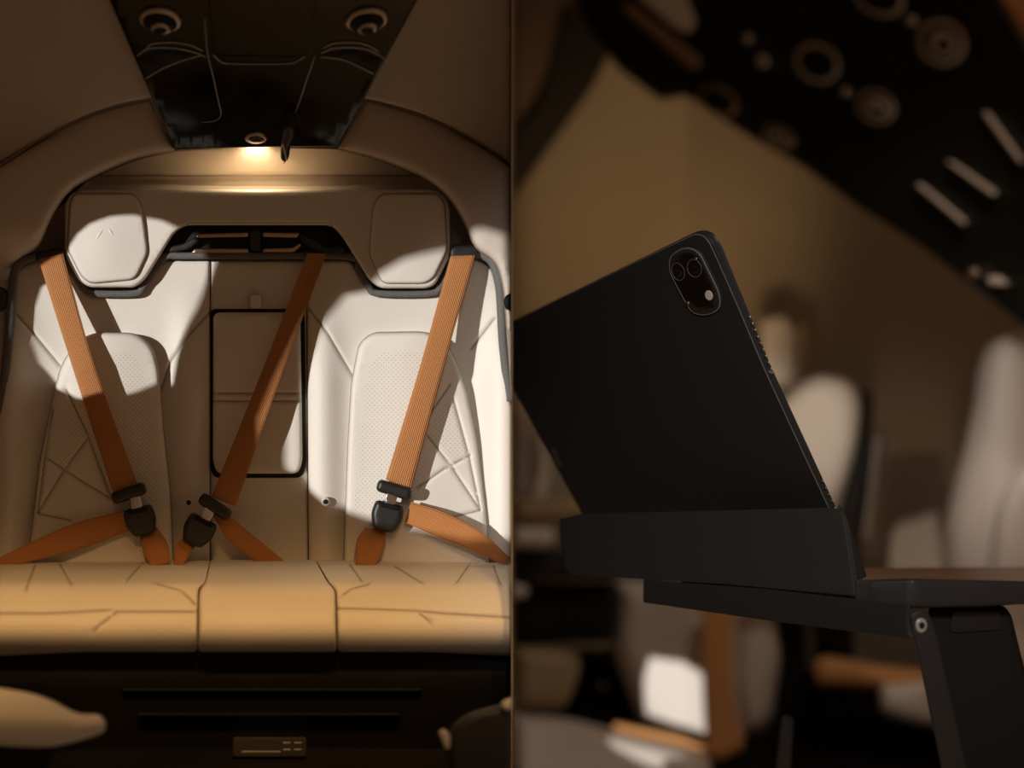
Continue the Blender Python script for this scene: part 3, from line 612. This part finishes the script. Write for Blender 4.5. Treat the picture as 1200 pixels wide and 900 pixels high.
# walnut top: a slab running back from the black edge
V = []
for px, py, z in ((1008, 680, 1.83), (1330, 682, 1.80), (1330, 664, 2.35), (850, 666, 2.4), (800, 676, 2.1)): V.append(P(px, py, z))
V = np.array(V); nb = V-np.array([0, 0, .022])
mesh_obj('table_top', np.vstack([V, nb]), [[0, 1, 2, 3, 4], [9, 8, 7, 6, 5]]+[[(i+1) % 5, i, i+5, (i+1) % 5+5] for i in range(5)], 'wood', tab, False)
pad('hinge_beam', [(754, 679, 2), (900, 690, 0), (1066, 709, 2), (1063, 725, 8), (1066, 742, 4), (1071, 749, 2), (900, 727, 0), (754, 706, 2)], tab, 'table', 0., .06, 2, .003, mp=RZ(lambda x, y: TZ(x, y)-.012), sp=16)
br = pad('brace', [(1066, 722, 14), (1072, 715, 8), (1084, 714, 10), (1091, 722, 8), (1100, 752, 20), (1133, 902, 0), (1150, 980, 0), (1120, 980, 0), (1103, 902, 0), (1074, 758, 10), (1068, 738, 14)], tab, 'table', 0., .02, 2.5, .004, mp=RZ(1.765), sp=10)
sc = pad('screw', ell(1079.5, 733, 7.2, 9, 24), br, 'steel', .006, .006, 2.5, .003, mp=RZ(1.765), sp=3, step=1.5)
pad('screw_socket', ell(1080.5, 733, 3.6, 4.4, 6), sc, 'dark', .0066, .002, 0, mp=RZ(1.765), sp=3, step=1.2)
pad('support_panel', [(1088, 712, 4), (1176, 709, 10), (1185, 720, 10), (1202, 790, 10), (1230, 980, 0), (1135, 980, 0), (1090, 760)], tab, 'dark', 0., .05, 5, .01, mp=RZ(1.82), sp=16)
pad('support_slot', [(1116, 716), (1172, 716), (1176, 738), (1114, 742)], tab, 'black', .004, .003, 1, .001, mp=RZ(1.82), sp=12)
pad('far_leg', [(916, 838), (930, 840), (924, 930), (906, 930)], tab, 'table', 0., .03, 3, .005, mp=RZ(2.45), sp=12)

# ---------------- tablet and its folio stand
TP = PL((833, 272, 1.84), (562, 392, 2.36), (1000, 680, 1.94))
tb = thing('tablet', 'black tablet leaning in a folio stand, camera module towards the corner', 'tablet', tuple(P(900, 690, 1.98)))
body = pad('tablet_body', [(600.5, 376.5, 0), (828, 266, 27), (898, 436, 0), (992, 640, 10), (985, 650, 4), (690, 634, 4), (681, 602, 0), (600.5, 456, 0)], tb, 'slab', 0., .011, 1.6, .0016, mp=TP, sp=16, step=2.5)
# chamfer line along the back's rim, its highlight put into a pale grey
q = smooth_line([(600.5, 377), (700, 329), (800, 281), (811, 275.7), (820, 275.2), (828, 280), (837, 296), (866, 362), (898, 437), (940, 528), (975, 603)], 6)
tube('chamfer_edge', TP(q[:, 0], q[:, 1], .0002+0*q[:, 0]), .0007, tb, 'slabedge', 6)
camo = [(788, 298, 8), (806, 287.5, 14), (822, 293, 12), (846, 342, 10), (847, 360, 10), (833, 367.5, 10), (815, 366, 10), (806, 352, 6), (787, 316, 10)]
cm = pad('camera_module', camo, tb, 'slab', .007, .007, 2.2, .003, mp=TP, sp=5, step=1.6)
r_ = rnd(camo, 6, 2.0); tube('module_rim', TP(r_[:, 0], r_[:, 1], .0052+0*r_[:, 0]), .0011, cm, 'slabedge', 6, closed=True)
pad('module_glass', [((x-818)*.86+818, (y-328)*.88+328, rr*.9) for x, y, rr in camo], cm, 'lens', .0078, .001, 0, mp=TP, sp=8, step=2)
for x, y, a, b in ((799.5, 315.5, 7.2, 10.5), (818.5, 311.5, 8.2, 10.5)):
    l = pad('lens', ell(x, y, a, b, 28, -18), cm, 'lens', .0090, .002, 1.5, .001, mp=TP, sp=4, step=1.5)
    rr2 = rnd(ell(x, y, a, b, 28, -18), 0, 2); tube('lens_ring', TP(rr2[:, 0], rr2[:, 1], .0088+0*rr2[:, 0]), .0004, l, 'print', 6, closed=True)
    pad('lens_core', ell(x+1, y+1, a*.45, b*.45, 18, -18), l, 'lens', .0095, .001, 0, mp=TP, sp=4, step=1.5)
pad('flash', ell(835, 343.5, 4.4, 6, 20, -18), cm, 'white', .0086, .001, 1, .0005, mp=TP, sp=3, step=1.2)
pad('microphone', ell(810, 353.5, 2, 2.6, 12), cm, 'ring', .0086, .001, 0, mp=TP, sp=3, step=1)
pad('sensor', ell(820, 300.5, 1.4, 1, 10), cm, 'ring', .0086, .001, 0, mp=TP, sp=3, step=1)
# right edge: speaker slots, button joint (on the side face, half way through the thickness)
def edge_pt(t, off=3.0):
    x = np.interp(t, [0, .4, 1], [838, 898, 985]); y = np.interp(t, [0, .4, 1], [291, 436, 625]); return x+off, y-1
for i in range(9):
    t = .235+i*.021; x, y = edge_pt(t, 1.2); pad('speaker_slot', ell(x, y, 1.6, 2.6, 10), tb, 'ring', -.0062, .001, 0, mp=TP, sp=4, step=1.2)
for i in range(6):
    t = .82+i*.025; x, y = edge_pt(t, 1.2); pad('speaker_slot', ell(x, y, 1.4, 2.0, 10), tb, 'ring', -.0062, .001, 0, mp=TP, sp=4, step=1.2)
x, y = edge_pt(.41, .6); pad('antenna_joint', rr_(x, y, 7, 1.6, 30, .3), tb, 'print', -.004, .004, 0, mp=TP, sp=4, step=1.2)
# small printed name by the lower edge
fc = bpy.data.curves.new('print', 'FONT'); fc.body = 'iPad'; fc.size = 1; fc.align_x = 'CENTER'; fo = bpy.data.objects.new('print', fc); COL.objects.link(fo)
dg = bpy.context.evaluated_depsgraph_get(); me = fo.evaluated_get(dg).to_mesh()
tv = np.array([v.co[:] for v in me.vertices]); tf = [list(p.vertices) for p in me.polygons]; bpy.data.objects.remove(fo)
ax = np.array([12.5, 24.])/2.0; ay = np.array([7., -3.5])
tp = np.array([650.5, 537.])+tv[:, :1]*ax+tv[:, 1:2]*ay
mesh_obj('printed_name', TP(tp[:, 0], tp[:, 1], .0004+0*tp[:, 0]), tf, 'print', tb, False)
fl = thing('tablet_folio', 'charcoal folio cover folded into a stand along the tablet foot', 'tablet cover', tuple(P(850, 690, 1.92)))
FP = PL((985, 597, 1.83), (660, 605, 2.22), (1003, 700, 1.80))
pad('front_flap', [(655, 608, 3), (680, 602, 0), (965, 595, 3), (984, 597, 10), (990, 612, 8), (1003, 699, 2), (850, 685, 0), (664, 673, 6), (657, 640, 0)], fl, 'folio', 0., .006, 1.5, .0015, mp=FP, sp=14, step=2.5)
pad('rear_flap', [(983, 590, 2), (992, 604, 3), (1016, 676, 3), (1000, 682, 2), (975, 620, 2)], fl, 'black', 0., .008, 1, .001, mp=RZ(1.90), sp=8, step=2.5)

# unseen fill lights added in the second cabin
light('aisle_spot', 'SPOT', (1.35, 3.5, 1.75), Vector((1.05, 5.2, -.55))-Vector((1.35, 3.5, 1.75)), 58, (1, .83, .68), spot_size=math.radians(46), spot_blend=.6, shadow_soft_size=.12)  # added fill from above, brightens the pale seats
light('wall_lamp', 'SPOT', (.5, 3.4, -.3), Vector((.55, 7.0, .9))-Vector((.5, 3.4, -.3)), 140, (1, .66, .36), spot_size=math.radians(39), spot_blend=1, shadow_soft_size=.15)  # added fill without a fitting, lifts the brown back wall
light('aisle_floor_lamp', 'SPOT', (.9, 3.0, -1.2), Vector((1.2, 5.0, 1.1))-Vector((.9, 3.0, -1.2)), 14, (1, .8, .6), spot_size=math.radians(60), spot_blend=1, shadow_soft_size=.1)  # added fill pointing up at the overhead console
light('side_window_lamp', 'SPOT', (.3, 2.6, 1.2), Vector((1.86, 4.9, -.22))-Vector((.3, 2.6, 1.2)), 120, (1, .88, .80), spot_size=math.radians(19), spot_blend=.8, shadow_soft_size=.2)  # added fill for the broad seat, no window stands here
light('side_window_lamp', 'SPOT', (2.0, 3.0, .1), Vector((1.14, 5.5, -.2))-Vector((2.0, 3.0, .1)), 95, (1, .86, .70), spot_size=math.radians(15), spot_blend=.8, shadow_soft_size=.1)  # added fill for the seat behind the tablet, not a window
light('table_reading_lamp', 'SPOT', (.05, .25, .42), Vector((.42, 1.9, -.12))-Vector((.05, .25, .42)), 36, (1, .96, .92), spot_size=math.radians(42), spot_blend=.9, shadow_soft_size=.08)  # added fill from the camera side, lightens tablet and table
light('low_aisle_lamp', 'SPOT', (1.3, 4.4, -1.4), Vector((1.72, 5.85, -.70))-Vector((1.3, 4.4, -1.4)), 14, (1, .80, .55), spot_size=math.radians(28), spot_blend=.8, shadow_soft_size=.08)  # added fill that brightens the small panel like a sun patch
